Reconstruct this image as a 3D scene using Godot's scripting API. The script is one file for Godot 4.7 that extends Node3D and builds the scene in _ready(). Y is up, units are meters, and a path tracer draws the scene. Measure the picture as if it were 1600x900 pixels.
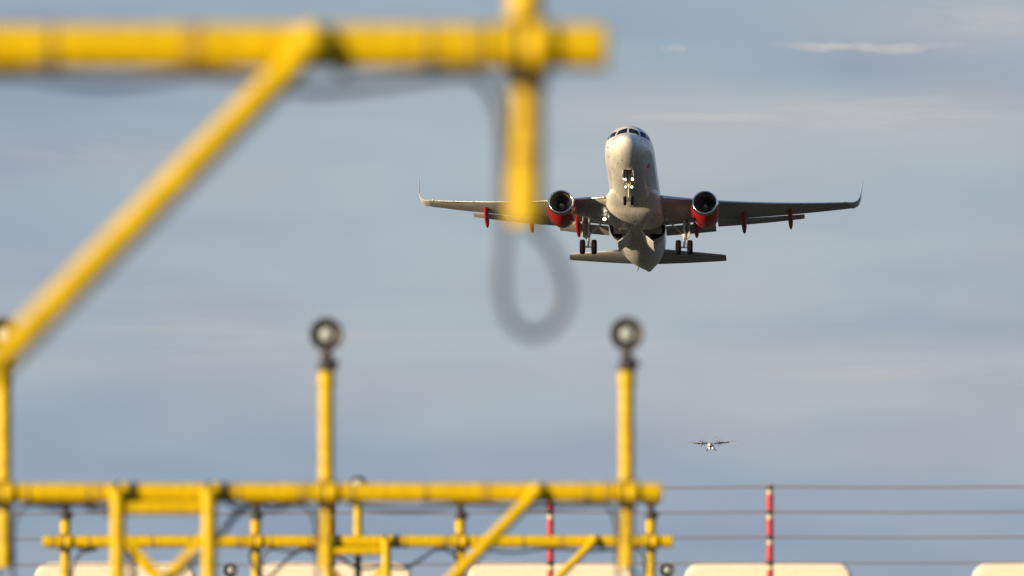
extends Node3D

# ------------------------------------------------------------------ geometry collector
class Geo:
	var v := PackedVector3Array()
	var n := PackedVector3Array()
	var ix := PackedInt32Array()

	func grid(rows: Array, closed: bool, skip := {}, outward := Vector3.ZERO) -> Geo:
		var m: int = rows[0].size()
		var k := rows.size()
		var mid := Vector3.ZERO
		for r in rows:
			for p in r:
				mid += p
		mid /= float(m * k)
		var tris: Array[int] = []
		var last := m if closed else m - 1
		for i in k - 1:
			for j in last:
				if skip.has(i * 1000 + j):
					continue
				var a := i * m + j
				var b := i * m + (j + 1) % m
				var c := (i + 1) * m + j
				var d := (i + 1) * m + (j + 1) % m
				tris.append_array([a, b, d, a, d, c])
		var pts := PackedVector3Array()
		for r in rows:
			pts.append_array(r)
		var vol := 0.0
		for t in range(0, tris.size(), 3):
			var a := pts[tris[t]]
			var b := pts[tris[t + 1]]
			var c := pts[tris[t + 2]]
			if outward == Vector3.ZERO:
				vol += (a - mid).dot((b - mid).cross(c - mid))
			else:
				vol += (b - a).cross(c - a).dot(outward)
		var s := 1.0 if vol >= 0.0 else -1.0
		var nn := PackedVector3Array()
		nn.resize(pts.size())
		for t in range(0, tris.size(), 3):
			var a := tris[t]
			var b := tris[t + 1]
			var c := tris[t + 2]
			var f := (pts[b] - pts[a]).cross(pts[c] - pts[a]) * s
			nn[a] += f
			nn[b] += f
			nn[c] += f
		var o := v.size()
		for q in pts.size():
			v.append(pts[q])
			n.append(nn[q].normalized() if nn[q].length_squared() > 1e-20 else Vector3.UP)
		for t in range(0, tris.size(), 3):
			if s > 0.0:
				ix.append_array([o + tris[t], o + tris[t + 2], o + tris[t + 1]])
			else:
				ix.append_array([o + tris[t], o + tris[t + 1], o + tris[t + 2]])
		return self

	func face(ring: PackedVector3Array, away: Vector3) -> Geo:   # a flat polygon (fan) that faces away from a point
		var c := Vector3.ZERO
		for p in ring:
			c += p
		c /= float(ring.size())
		var f := Vector3.ZERO
		for j in ring.size():
			f += (ring[j] - c).cross(ring[(j + 1) % ring.size()] - c)
		var s := 1.0 if f.dot(c - away) >= 0.0 else -1.0
		f = f.normalized() * s
		var o := v.size()
		v.append(c)
		n.append(f)
		for p in ring:
			v.append(p)
			n.append(f)
		for j in ring.size():
			var a := o + 1 + j
			var b := o + 1 + (j + 1) % ring.size()
			if s > 0.0:
				ix.append_array([o, b, a])
			else:
				ix.append_array([o, a, b])
		return self

	func loft(rows: Array, caps := true, skip := {}) -> Geo:
		grid(rows, true, skip)
		if caps:
			var k := rows.size()
			var c0 := Vector3.ZERO
			for p in rows[0]:
				c0 += p
			c0 /= float(rows[0].size())
			var c1 := Vector3.ZERO
			for p in rows[k - 1]:
				c1 += p
			c1 /= float(rows[k - 1].size())
			face(rows[0], c1)
			face(rows[k - 1], c0)
		return self

	func tube(path: PackedVector3Array, radii, seg := 14, caps := true) -> Geo:
		var rows := []
		var up := Vector3.ZERO
		for i in path.size():
			var d := (path[mini(i + 1, path.size() - 1)] - path[maxi(i - 1, 0)]).normalized()
			if up == Vector3.ZERO:
				up = Vector3.UP if absf(d.y) < 0.9 else Vector3.RIGHT
			var x := d.cross(up).normalized()
			up = x.cross(d).normalized()
			var r: float = radii[i] if radii is Array or radii is PackedFloat32Array else radii
			var ring := PackedVector3Array()
			for j in seg:
				var a := TAU * j / seg
				ring.append(path[i] + (x * cos(a) + up * sin(a)) * r)
			rows.append(ring)
		return loft(rows, caps)

	func bar(a: Vector3, b: Vector3, r: float, seg := 16) -> Geo:   # a pipe with softly rounded ends
		var d := (b - a).normalized()
		var e := r * 0.16
		return tube(PackedVector3Array([a, a + d * e, b - d * e, b]), [r - e, r, r, r - e], seg)

	func lathe(profile: Array, at: Transform3D, seg := 24, caps := true) -> Geo:   # profile of Vector2(radius, height) about the local y axis
		var rows := []
		for p in profile:
			var ring := PackedVector3Array()
			for j in seg:
				var a := TAU * j / seg
				ring.append(at * Vector3(cos(a) * p.x, p.y, sin(a) * p.x))
			rows.append(ring)
		return loft(rows, caps)

	func ball(c: Vector3, r: float, squash := Vector3.ONE) -> Geo:
		var rows := []
		for i in 9:
			var t := PI * i / 8.0
			var ring := PackedVector3Array()
			for j in 14:
				var a := TAU * j / 14
				ring.append(c + Vector3(sin(t) * cos(a), cos(t), sin(t) * sin(a)) * r * squash)
			rows.append(ring)
		return loft(rows, false)

	func box(at: Transform3D, size: Vector3, c := 0.01) -> Geo:   # a box with chamfered edges
		var h := size / 2.0
		c = minf(c, minf(h.x, minf(h.y, h.z)) * 0.9)
		var rows := []
		for q in [[-h.z, c], [-h.z + c, 0.0], [h.z - c, 0.0], [h.z, c]]:
			var x: float = h.x - q[1]
			var y: float = h.y - q[1]
			var ring := PackedVector3Array()
			for p in [[x - c, -y], [x, -y + c], [x, y - c], [x - c, y], [-x + c, y], [-x, y - c], [-x, -y + c], [-x + c, -y]]:
				ring.append(at * Vector3(p[0], p[1], q[0]))
			rows.append(ring)
		for i in 3:
			for j in 8:
				var b := (j + 1) % 8
				face(PackedVector3Array([rows[i][j], rows[i][b], rows[i + 1][b], rows[i + 1][j]]), at.origin)
		face(rows[0], at.origin)
		face(rows[3], at.origin)
		return self

	func mesh() -> ArrayMesh:
		var a := []
		a.resize(Mesh.ARRAY_MAX)
		a[Mesh.ARRAY_VERTEX] = v
		a[Mesh.ARRAY_NORMAL] = n
		a[Mesh.ARRAY_INDEX] = ix
		var m := ArrayMesh.new()
		m.add_surface_from_arrays(Mesh.PRIMITIVE_TRIANGLES, a)
		return m

# ------------------------------------------------------------------ helpers
const F := 17778.0          # focal length in photo pixels (a 400 mm lens on a 36 mm wide frame, 1600 pixels)
var cam_at := Vector3(0, 1.7, 0)
var cam_basis := Basis()
var taken := {}
var M := {}

func at_px(px: float, py: float, d: float) -> Vector3:
	return cam_at + cam_basis * (Vector3((px - 800.0) / F, (450.0 - py) / F, -1.0) * d)

func numbered(called: String) -> String:
	if not taken.has(called):
		taken[called] = 0
		return called
	taken[called] += 1
	return "%s_%03d" % [called, taken[called]]

func thing(called: String, label: String, category: String, where := Transform3D(), group := "") -> Node3D:
	var o := Node3D.new()
	o.name = numbered(called)
	add_child(o)
	o.transform = where
	tag(o, label, category, group)
	return o

func tag(o: Node3D, label: String, category: String, group := "") -> void:
	o.set_meta("label", label)
	o.set_meta("category", category)
	if group:
		o.set_meta("group", group)

func part(called: String, g: Geo, m: Material, parent: Node3D, label := "") -> MeshInstance3D:
	var o := MeshInstance3D.new()
	o.name = called
	o.mesh = g.mesh()
	o.material_override = m
	parent.add_child(o, true)
	if label:
		o.set_meta("label", label)
	return o

func P(a: Array) -> PackedVector3Array:
	var r := PackedVector3Array()
	for p in a:
		r.append(Vector3(p[0], p[1], p[2]))
	return r

func smooth_path(pts: PackedVector3Array, per := 8) -> PackedVector3Array:
	var r := PackedVector3Array()
	for i in pts.size() - 1:
		var a := pts[maxi(i - 1, 0)]
		var d := pts[mini(i + 2, pts.size() - 1)]
		for k in per:
			r.append(pts[i].cubic_interpolate(pts[i + 1], a, d, float(k) / per))
	r.append(pts[pts.size() - 1])
	return r

func lin(r: float, g: float, b: float) -> Color:
	return Color(r, g, b).linear_to_srgb()

func noise_tex(f: float, lo: float, hi: float, sd: int, stretch := 1.0) -> NoiseTexture2D:
	var nz := FastNoiseLite.new()
	nz.seed = sd
	nz.frequency = f
	nz.fractal_octaves = 5
	var t := NoiseTexture2D.new()
	t.width = 512
	t.height = 512
	t.seamless = true
	t.noise = nz
	var g := Gradient.new()
	g.set_color(0, Color(lo, lo, lo))
	g.set_color(1, Color(hi, hi, hi))
	t.color_ramp = g
	return t

func mat(c: Color, rough: float, metal := 0.0, tex: Texture2D = null, scale := 1.0) -> StandardMaterial3D:
	var m := StandardMaterial3D.new()
	m.albedo_color = c
	m.roughness = rough
	m.metallic = metal
	if tex:
		m.albedo_texture = tex
		m.uv1_triplanar = true
		m.uv1_scale = Vector3(scale, scale, scale)
	return m

func lamp_mat(c: Color, e: float) -> StandardMaterial3D:
	var m := mat(c, 0.2)
	m.emission_enabled = true
	m.emission = c
	m.emission_energy_multiplier = e
	return m

func ground_height(d: float) -> float:      # the bank that carries the airfield fence rises beyond the masts
	return 2.9 * smoothstep(62.0, 98.0, d)

# ------------------------------------------------------------------ sky
const EXPOSURE := 1.6

func sky_mix(pale: float, pink: float) -> Vector3:
	pale = clampf(pale, -0.1, 1.2)
	pink = clampf(pink, 0.0, 1.0)
	return Vector3(0.278, 0.372, 0.476).lerp(Vector3(0.402, 0.485, 0.534), pale) + Vector3(0.034, -0.024, -0.028) * pink

func sky_wide(az: float, el: float, nz: FastNoiseLite) -> Vector3:     # degrees; streaky thin cloud all round
	var x := sin(deg_to_rad(az)) * 900.0
	var z := cos(deg_to_rad(az)) * 900.0
	return sky_mix(0.48 + 0.5 * nz.get_noise_3d(x, el * 22.0, z), 0.3 + 0.7 * nz.get_noise_3d(x + 3000.0, el * 16.0, z))

func sky_near(px: float, py: float, nz: FastNoiseLite) -> Vector3:
	var pale := 0.55 + 0.28 * nz.get_noise_2d(px * 0.4, py * 2.6) + 0.42 * nz.get_noise_2d(px * 0.55 + 900.0, py * 6.5)
	var pink := 0.30 + 0.65 * nz.get_noise_2d(px * 0.4 - 4000.0, py * 1.8 + 700.0)
	for b in [[930, 330, 480, 260, 0.45, 0.0], [1400, 190, 330, 42, 0.45, 0.6], [1330, 118, 340, 36, -0.5, -0.2], [1590, 30, 190, 40, 0.55, 0.7],
			[1080, 188, 220, 20, 0.4, 0.4], [1420, 505, 200, 26, -0.4, 0.0], [1400, 610, 400, 110, 0.25, 0.55], [380, 550, 360, 50, 0.25, 0.40],
			[40, 150, 200, 150, -0.4, -0.3], [120, 255, 130, 30, 0.2, 0.4], [250, 690, 500, 80, -0.3, -0.1], [600, 830, 800, 70, -0.35, 0.0], [1250, 830, 700, 80, -0.3, 0.0], [1050, 20, 330, 55, -0.40, -0.2], [450, 20, 400, 40, -0.15, 0.0]]:
		var w := exp(-0.5 * (pow((px - b[0]) / b[2], 2) + pow((py - b[1]) / b[3], 2)))
		pale += b[4] * w
		pink += b[5] * w
	return sky_mix(pale, pink)

func make_sky() -> Texture2D:
	var nz := FastNoiseLite.new()
	nz.seed = 11
	nz.frequency = 0.004
	nz.fractal_octaves = 4
	var img := Image.create(512, 256, false, Image.FORMAT_RGBF)
	for y in 256:
		var el := maxf(90.0 - (y + 0.5) / 256.0 * 180.0, 0.0)
		for x in 512:
			var c := sky_wide((x + 0.5) / 512.0 * 360.0, el, nz).lerp(Vector3(0.085, 0.18, 0.40), smoothstep(5.0, 50.0, el)) / EXPOSURE
			img.set_pixel(x, y, Color(c.x, c.y, c.z))
	img.resize(4096, 2048, Image.INTERPOLATE_BILINEAR)
	for y in range(900, 1024):
		var el := 90.0 - (y + 0.5) / 2048.0 * 180.0
		for k in range(-100, 100):
			var x := posmod(k, 4096)
			var az := (k + 0.5) / 4096.0 * 360.0
			var w := (1.0 - smoothstep(4.5, 8.5, absf(az))) * (1.0 - smoothstep(6.0, 10.5, el))
			var c := sky_near(800.0 + deg_to_rad(az) * F, 1240.0 - deg_to_rad(el) * F, nz) / EXPOSURE
			img.set_pixel(x, y, img.get_pixel(x, y).lerp(Color(c.x, c.y, c.z), w))
	return ImageTexture.create_from_image(img)

# ------------------------------------------------------------------ approach light frames
const POST_X := [-2.112, -0.738, 0.738, 2.112]

func pipe_frame(label: String, where: Vector3, post_top: float, centre_post: bool) -> Node3D:
	var t := thing("light_support_frame", label, "light frame", Transform3D(Basis(Vector3.UP, -0.0167), where), "approach light frames")
	var floor_y := ground_height(-where.z) - where.y - 0.05
	var Y: Material = M.yellow
	part("crossbar", Geo.new().bar(Vector3(-2.272, 0, 0), Vector3(2.272, 0, 0), 0.044, 24), Y, t)
	for cx in [-1.475, -0.30, 0.30, 1.475]:      # sleeve joints of the crossbar
		part("pipe_joint", Geo.new().bar(Vector3(cx - 0.022, 0, 0), Vector3(cx + 0.022, 0, 0), 0.0455, 24), M.dull, t)
	for x in [-1.93, -1.20, -0.86, -0.62, -0.345, 0.345, 0.62, 0.86, 1.20, 1.93]:
		part("cable_strap", Geo.new().bar(Vector3(x - 0.010, -0.003, 0), Vector3(x + 0.010, -0.003, 0), 0.0475, 20), M.strap, t)
	for x in POST_X:
		var z := -0.074
		part("post", Geo.new().bar(Vector3(x, -0.34, z), Vector3(x, post_top - 0.055, z), 0.034, 20), Y, t)
		part("post_sleeve", Geo.new().bar(Vector3(x, post_top - 0.07, z), Vector3(x, post_top, z), 0.0385, 20), Y, t)
		part("cable_strap", Geo.new().bar(Vector3(x, -0.215, z), Vector3(x, -0.193, z), 0.0365, 20), M.dull, t)
		var c := part("clamp", Geo.new().bar(Vector3(x - 0.066, 0, 0), Vector3(x - 0.026, 0, 0), 0.047, 20).bar(Vector3(x + 0.012, 0, 0.004), Vector3(x + 0.052, 0, 0.004), 0.049, 20).box(Transform3D(Basis(), Vector3(x - 0.005, 0, -0.05)), Vector3(0.09, 0.07, 0.05), 0.008), Y, t)
		for q in [-0.074, 0.058]:
			part("clamp_ring", Geo.new().bar(Vector3(x + q - 0.006, 0, 0), Vector3(x + q + 0.006, 0, 0), 0.0485, 18), M.strap, c)
		part("clamp_gap_shade", Geo.new().bar(Vector3(x - 0.018, 0, 0.0), Vector3(x + 0.004, 0, 0.0), 0.0465, 18), M.strap, c)  # solid dark ring, colours in the shadowed gap between the sleeves
		part("clamp_nut", Geo.new().ball(Vector3(x + 0.034, 0.0, 0.040), 0.032, Vector3(1, 1, 0.7)), Y, c)
		part("clamp_bolt", Geo.new().bar(Vector3(x - 0.005, 0.048, -0.06), Vector3(x - 0.005, 0.062, -0.06), 0.038, 12), M.dull, c)
		part("clamp_bolt", Geo.new().bar(Vector3(x, -0.075, -0.06), Vector3(x, -0.044, -0.06), 0.043, 12), M.black, c)
		part("band", Geo.new().bar(Vector3(x - 0.11, 0, 0), Vector3(x - 0.085, 0, 0), 0.0455, 20), M.dull, t)
	for s in [-1.0, 1.0]:
		var x: float = 0.209 * s
		var z := 0.074
		part("leg", Geo.new().bar(Vector3(x, floor_y, z), Vector3(x, 0.012, z), 0.034, 20), Y, t)
		var c := part("saddle_clamp", Geo.new().bar(Vector3(x - 0.02 + 0.03, 0.0, 0.01), Vector3(x + 0.02 + 0.03, 0.0, 0.01), 0.049, 18).bar(Vector3(x - 0.05, 0, 0), Vector3(x - 0.025, 0, 0), 0.046, 18), Y, t)
		for q in [-0.008, 0.068]:
			part("clamp_bolt", Geo.new().bar(Vector3(x + q - 0.007, 0.0, 0.012), Vector3(x + q + 0.007, 0.0, 0.012), 0.0515, 12), M.black, c)
		# the long brace from the crossbar down to the leg
		var top := Vector3(1.718 * s, 0.016, 0.058)
		var low := Vector3(0.255 * s, -1.475, 0.14)
		var b := part("brace", Geo.new().bar(top, low, 0.028, 20), Y, t)
		part("brace_plate", Geo.new().box(Transform3D(Basis(Vector3.BACK, s * 0.79), top + Vector3(-0.012 * s, -0.012, -0.01)), Vector3(0.060, 0.08, 0.04), 0.012), Y, b)
		part("brace_bolt", Geo.new().bar(top + Vector3(0.030 * s, -0.022, -0.078), top + Vector3(0.056 * s, -0.022, -0.078), 0.0515, 14), M.black, b)
	part("leg_tie", Geo.new().bar(Vector3(-0.2, -0.070, 0.056), Vector3(0.2, -0.070, 0.056), 0.032, 16), Y, t)
	var y := -0.19
	while y - 0.45 > floor_y:
		part("cross_brace", Geo.new().box(Transform3D(Basis(Vector3.BACK, 0.83), Vector3(0, y - 0.21, 0.060)), Vector3(0.60, 0.040, 0.010), 0.003), Y, t)
		part("cross_brace", Geo.new().box(Transform3D(Basis(Vector3.BACK, -0.83), Vector3(0, y - 0.21, 0.088)), Vector3(0.60, 0.034, 0.010), 0.003), Y, t)
		part("rung", Geo.new().bar(Vector3(-0.2, y - 0.46, 0.074), Vector3(0.2, y - 0.46, 0.074), 0.022, 14), Y, t)
		y -= 0.56
	part("foot_plate", Geo.new().box(Transform3D(Basis(), Vector3(0, floor_y + 0.03, 0.074)), Vector3(0.8, 0.12, 0.5), 0.02), M.concrete, t)
	if centre_post:
		part("flasher_post", Geo.new().bar(Vector3(0, -0.10, -0.074), Vector3(0, 0.26, -0.074), 0.032, 18), Y, t)
		part("junction_tube", Geo.new().bar(Vector3(0, -0.34, -0.074), Vector3(0, -0.10, -0.074), 0.024, 14), M.black, t)
	return t

func approach_light(label: String, base: Vector3, group := "", big := 1.0) -> Node3D:
	var t := thing("approach_light", label, "airport light", Transform3D(Basis(Vector3.UP, -0.0167), base), group)
	var face_on := Basis(Vector3.RIGHT, PI / 2)         # lathe axis y becomes z, towards the approaching aircraft
	part("flange", Geo.new().lathe([Vector2(0.030, 0.0), Vector2(0.042, 0.004), Vector2(0.042, 0.020), Vector2(0.032, 0.026), Vector2(0.031, 0.066), Vector2(0.026, 0.078), Vector2(0.022, 0.080)], Transform3D(), 20).ball(Vector3(0.040, 0.036, 0.01), 0.020), M.black, t)
	part("stem", Geo.new().tube(P([[0, 0.045, 0], [0, 0.075, 0], [0, 0.11, -0.01]]), [0.022, 0.021, 0.024], 14), M.brass, t)
	var c := Transform3D(face_on, Vector3(0, 0.170, 0.0))
	var h := part("housing", Geo.new().lathe([Vector2(0.020, -0.12), Vector2(0.045, -0.10), Vector2(0.060, -0.05), Vector2(0.073, -0.01), Vector2(0.077, 0.02), Vector2(0.077, 0.05), Vector2(0.070, 0.057), Vector2(0.052, 0.052), Vector2(0.036, 0.036), Vector2(0.034, 0.02)], c, 32), M.housing, t)
	part("lens", Geo.new().lathe([Vector2(0.0345, 0.022), Vector2(0.033, 0.030), Vector2(0.025, 0.039), Vector2(0.015, 0.044), Vector2(0.001, 0.046)], c, 28), M.lens, h)
	t.scale = Vector3.ONE * big
	return t

func post_cable(label: String, frame: Node3D, x: float, from_x: float, group: String) -> void:
	# runs in shallow sags under the crossbar, bends down beside the post, hangs as a loop and enters the post's open end
	var t := thing("power_cable", label, "cable", frame.transform, group)
	var pts := PackedVector3Array()
	var rng := RandomNumberGenerator.new()
	rng.seed = int(1000.0 * (x + 7.0))
	var dir := signf(x - from_x)
	var run := absf(x - from_x) - 0.20
	var steps := maxi(2, int(round(run / 0.45)))
	for i in steps:
		pts.append(Vector3(from_x + dir * run * i / steps, -0.052, -0.012))
		pts.append(Vector3(from_x + dir * run * (i + 0.5) / steps, -0.058 - rng.randf_range(0.012, 0.030), -0.012))
	var side := -dir
	for p in [[0.125, -0.053], [0.074, -0.078], [0.050, -0.125], [0.042, -0.20], [0.042, -0.30], [0.040, -0.370], [0.046, -0.44], [0.038, -0.51], [0.010, -0.545], [-0.024, -0.552], [-0.058, -0.530], [-0.077, -0.490], [-0.070, -0.430], [-0.042, -0.378], [-0.012, -0.345], [0.0, -0.30]]:
		pts.append(Vector3(x + side * p[0], p[1], lerpf(-0.02, -0.074, clampf((-p[1] - 0.05) * 4.0, 0.0, 1.0))))
	part("cable", Geo.new().tube(smooth_path(pts, 6), 0.0092, 10), M.cable, t)
	for i in range(0, steps):
		part("cable_clip", Geo.new().box(Transform3D(Basis(), Vector3(from_x + dir * run * i / steps, -0.052, -0.012)), Vector3(0.012, 0.026, 0.03), 0.003), M.black, t)

func slack_cable(label: String, frame: Node3D, pts: PackedVector3Array, group: String, r := 0.011) -> void:
	var t := thing("power_cable", label, "cable", frame.transform, group)
	part("cable", Geo.new().tube(smooth_path(pts, 8), r, 10), M.cable, t)
	part("cable_end", Geo.new().ball(pts[0], r * 1.25), M.black, t)

# ------------------------------------------------------------------ jet airliner (s = metres aft of the nose tip; x to the photo's right; y up)
const S0 := 16.0
var body := [[0.0, -0.62, -0.62, 0.0], [0.05, -0.42, -0.82, 0.23], [0.16, -0.27, -1.00, 0.43], [0.40, -0.07, -1.22, 0.70], [0.80, 0.14, -1.44, 0.98], [1.40, 0.37, -1.65, 1.28], [1.72, 0.49, -1.73, 1.41], [1.80, 0.55, -1.755, 1.44],
	[2.10, 0.85, -1.82, 1.54], [2.45, 1.19, -1.88, 1.64], [2.90, 1.54, -1.94, 1.74], [3.60, 1.83, -2.00, 1.85], [4.60, 2.00, -2.05, 1.93], [6.00, 2.07, -2.07, 1.975], [9.0, 2.07, -2.07, 1.975], [23.5, 2.07, -2.07, 1.975],
	[25.0, 2.07, -2.00, 1.97], [27.0, 2.07, -1.72, 1.90], [29.0, 2.05, -1.27, 1.74], [31.0, 2.00, -0.75, 1.48], [33.0, 1.90, -0.20, 1.14], [35.0, 1.72, 0.38, 0.74], [36.5, 1.55, 0.82, 0.42], [37.3, 1.40, 1.02, 0.22], [37.57, 1.30, 1.12, 0.10]]

func L(x: float, y: float, s: float) -> Vector3:
	return Vector3(x, y, S0 - s)

func hull_at(table: Array, s: float) -> Array:
	var i := 0
	while i < table.size() - 2 and s > table[i + 1][0]:
		i += 1
	var a: Array = table[i]
	var b: Array = table[i + 1]
	var h: float = b[0] - a[0]
	var u := clampf((s - a[0]) / h, 0.0, 1.0)
	var r := [s]
	for k in [1, 2, 3]:
		var m0: float = (b[k] - a[k]) / h
		var m1: float = m0
		if i > 0:
			m0 = (b[k] - table[i - 1][k]) / (b[0] - table[i - 1][0])
		if i < table.size() - 2:
			m1 = (table[i + 2][k] - a[k]) / (table[i + 2][0] - a[0])
		if a[k] == b[k]:
			m0 = 0.0
			m1 = 0.0
		var u2 := u * u
		var u3 := u2 * u
		r.append((2 * u3 - 3 * u2 + 1) * a[k] + (u3 - 2 * u2 + u) * h * m0 + (-2 * u3 + 3 * u2) * b[k] + (u3 - u2) * h * m1)
	return r

func hull_point(s: float, a: float, out := 0.0) -> Vector3:     # a = 0 at the crown, positive to the right
	var h := hull_at(body, s)
	var yc: float = (h[1] + h[2]) / 2.0
	var hh: float = (h[1] - h[2]) / 2.0 + out
	var w: float = h[3] + out
	var peak := 1.0 + 0.16 * exp(-pow((s - 2.4) / 0.75, 2)) * maxf(0.0, cos(a))   # the two flat windscreen panes meet in a soft ridge
	var sx := signf(sin(a)) * pow(absf(sin(a)), peak)
	return L(w * sx, yc + hh * cos(a), s)

func hull_patch(corners: Array, out := 0.008, k := 6) -> Geo:     # four [s, angle in degrees] corners
	var rows := []
	var mid := Vector3.ZERO
	for i in k + 1:
		var ring := PackedVector3Array()
		for j in k + 1:
			var u := float(i) / k
			var w := float(j) / k
			var p: Vector2 = Vector2(corners[0][0], corners[0][1]).lerp(Vector2(corners[1][0], corners[1][1]), w).lerp(Vector2(corners[3][0], corners[3][1]).lerp(Vector2(corners[2][0], corners[2][1]), w), u)
			var q := hull_point(p.x, deg_to_rad(p.y), out)
			ring.append(q)
			mid += q
		rows.append(ring)
	mid /= float((k + 1) * (k + 1))
	return Geo.new().grid(rows, false, {}, mid - L(0, 0, corners[0][0] + 0.8))

func foil(le: Vector3, chord: float, thick: float, droop := 0.0, span := Vector3.UP) -> PackedVector3Array:
	var r := PackedVector3Array()
	var k := 12
	for i in range(0, 2 * k):
		var t := float(i) / k
		var up := t < 1.0
		var u := 0.5 - 0.5 * cos(PI * (t if up else 2.0 - t))
		var y := 5.0 * thick * (0.2969 * sqrt(u) - 0.126 * u - 0.3516 * u * u + 0.2843 * u * u * u - 0.1015 * pow(u, 4)) * (1.0 if up else -0.8)
		r.append(le + Vector3(0, 0, -u * chord).rotated(Vector3.RIGHT, -droop) + span * y * chord)
	return r

func wing_y(x: float) -> float:
	return -1.22 + (x - 1.98) * 0.086 + 0.0046 * pow(maxf(0.0, x - 1.98), 2)

func wing_le(x: float) -> float:
	return 12.0 + (x - 1.98) * 0.522

func wing_te(x: float) -> float:
	return 18.35 + x * 0.03 if x < 6.4 else 18.55 + (x - 6.4) * 0.272

func make_jet(where: Transform3D) -> Node3D:
	var t := thing("passenger_jet", "white twin-engined passenger jet with red engines climbing with wheels down", "airplane", where)
	# fuselage: a hollow skin with a real opening for the nose wheel
	var st: Array[float] = []
	for i in 15:
		st.append(1.4 * pow(i / 14.0, 2.2))
	for i in range(1, 19):
		st.append(1.4 + i * 0.1)
	for i in range(1, 33):
		st.append(3.2 + i * 0.1)
	for i in range(1, 18):
		st.append(6.4 + i)
	for i in range(1, 45):
		st.append(23.4 + (37.57 - 23.4) * i / 44.0)
	var rows := []
	var seg := 112
	for s in st:
		var ring := PackedVector3Array()
		for j in seg:
			ring.append(hull_point(s, TAU * (j + 0.5) / seg))
		rows.append(ring)
	var hole := {}
	for i in st.size():
		for j in seg:
			var s := st[i]
			var a := absf((j + 1.0) / seg - 0.5) * TAU
			if (s > 3.25 and s < 5.65 and a < 0.17) or (s > 16.2 and s < 19.2 and a < 1.15):
				hole[i * 1000 + j] = true
	var g := Geo.new().grid(rows, true, hole)
	g.face(rows[rows.size() - 1], L(0, 1, 30))
	var fus := part("fuselage", g, M.white, t)
	for a in [[[1.86, 4.0], [1.92, 40], [2.43, 30], [2.47, 3.4]], [[1.98, 45], [2.42, 65], [2.92, 52], [2.48, 35]], [[2.48, 68], [3.15, 73], [3.40, 60], [3.00, 55]]]:
		for m in [1.0, -1.0]:
			var q := []
			for p in a:
				q.append([p[0], p[1] * m])
			part("cockpit_window", hull_patch(q, 0.010), M.cockpit, fus)
	# small fittings on the nose: probes, static ports, access panels
	for a in [[1.15, 62.0], [1.15, -62.0], [1.9, 92.0], [1.9, -92.0]]:
		var p := hull_point(a[0], deg_to_rad(a[1]), 0.0)
		var o := (p - L(0, -0.5, a[0])).normalized()
		part("probe", Geo.new().tube(PackedVector3Array([p - o * 0.02, p + o * 0.12, p + o * 0.16 + Vector3(0, 0, 0.16)]), [0.03, 0.025, 0.012], 8), M.metal, fus)
	for a in [[2.3, 150], [2.5, -152], [2.0, 128], [3.0, 122], [4.3, -138], [5.0, 135], [3.9, 108], [2.9, -118], [6.6, 112], [7.6, -126], [8.9, 130], [1.6, 168], [1.7, -164]]:
		part("access_panel", hull_patch([[a[0], a[1] - 1.6], [a[0], a[1] + 1.6], [a[0] + 0.17, a[1] + 1.6], [a[0] + 0.17, a[1] - 1.6]], 0.006, 2), M.port, fus)
	for q in [1.30, 6.3, 9.2, 23.6, 26.2, 28.9, 31.6]:
		var seam := []
		for e in [0.0, 0.028]:
			var ring := PackedVector3Array()
			for j in 96:
				ring.append(hull_point(q + e, TAU * j / 96.0, 0.004))
			seam.append(ring)
		part("skin_seam", Geo.new().grid(seam, true), M.seam, fus)
	part("mark", hull_patch([[4.2, 121], [4.2, 132], [4.95, 129], [4.95, 123]], 0.007), M.red, fus, "small red emblem patch on the fuselage side")  # flat red patch laid just proud of the skin
	part("pale_patch", hull_patch([[8.0, 133], [8.0, 139], [8.5, 139], [8.5, 133]], 0.007), M.metal, fus)  # small pale metal-coloured patch laid on the skin
	for a in [[9.4, 176.0], [11.0, 182.5]]:
		part("blade_antenna", Geo.new().loft([foil(L(0.0, -2.02, a[0]), 0.42, 0.14, 0.0, Vector3.RIGHT), foil(L(0.0, -2.36, a[0] + 0.16), 0.24, 0.12, 0.0, Vector3.RIGHT)]), M.white, fus)
	part("blade_antenna", Geo.new().loft([foil(hull_point(32.2, deg_to_rad(207.0), -0.06), 0.36, 0.14, 0.0, Vector3.RIGHT), foil(hull_point(32.5, deg_to_rad(207.0), 0.30), 0.2, 0.12, 0.0, Vector3.RIGHT)]), M.dark, fus)
	part("tail_outlet", hull_patch([[30.0, 196], [30.0, 201], [30.6, 201], [30.6, 196]], 0.006, 2), M.port, fus)
	part("tail_light", Geo.new().ball(L(-0.08, 1.13, 37.4), 0.09), M.lens, fus)
	# belly fairing with the open main wheel wells
	var fair := [[10.2, 0.70, -1.45, 1.30], [10.8, -0.35, -1.65, 1.80], [11.6, -0.45, -1.92, 2.04], [12.2, -0.50, -2.08, 2.15], [13.0, -0.50, -2.34, 2.24], [14.2, -0.55, -2.50, 2.29], [16.0, -0.6, -2.56, 2.28], [19.2, -0.6, -2.56, 2.26], [20.4, -0.6, -2.47, 2.14], [21.6, -0.5, -2.28, 1.86], [22.6, -0.4, -2.08, 1.45], [23.3, 0.2, -1.95, 0.9]]
	var fs: Array[float] = []
	for i in 60:
		fs.append(10.2 + i * 0.1 * (13.1 / 5.9))
	fs.append_array([16.4, 19.0])
	fs.sort()
	var frows := []
	var fseg := 88
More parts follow.
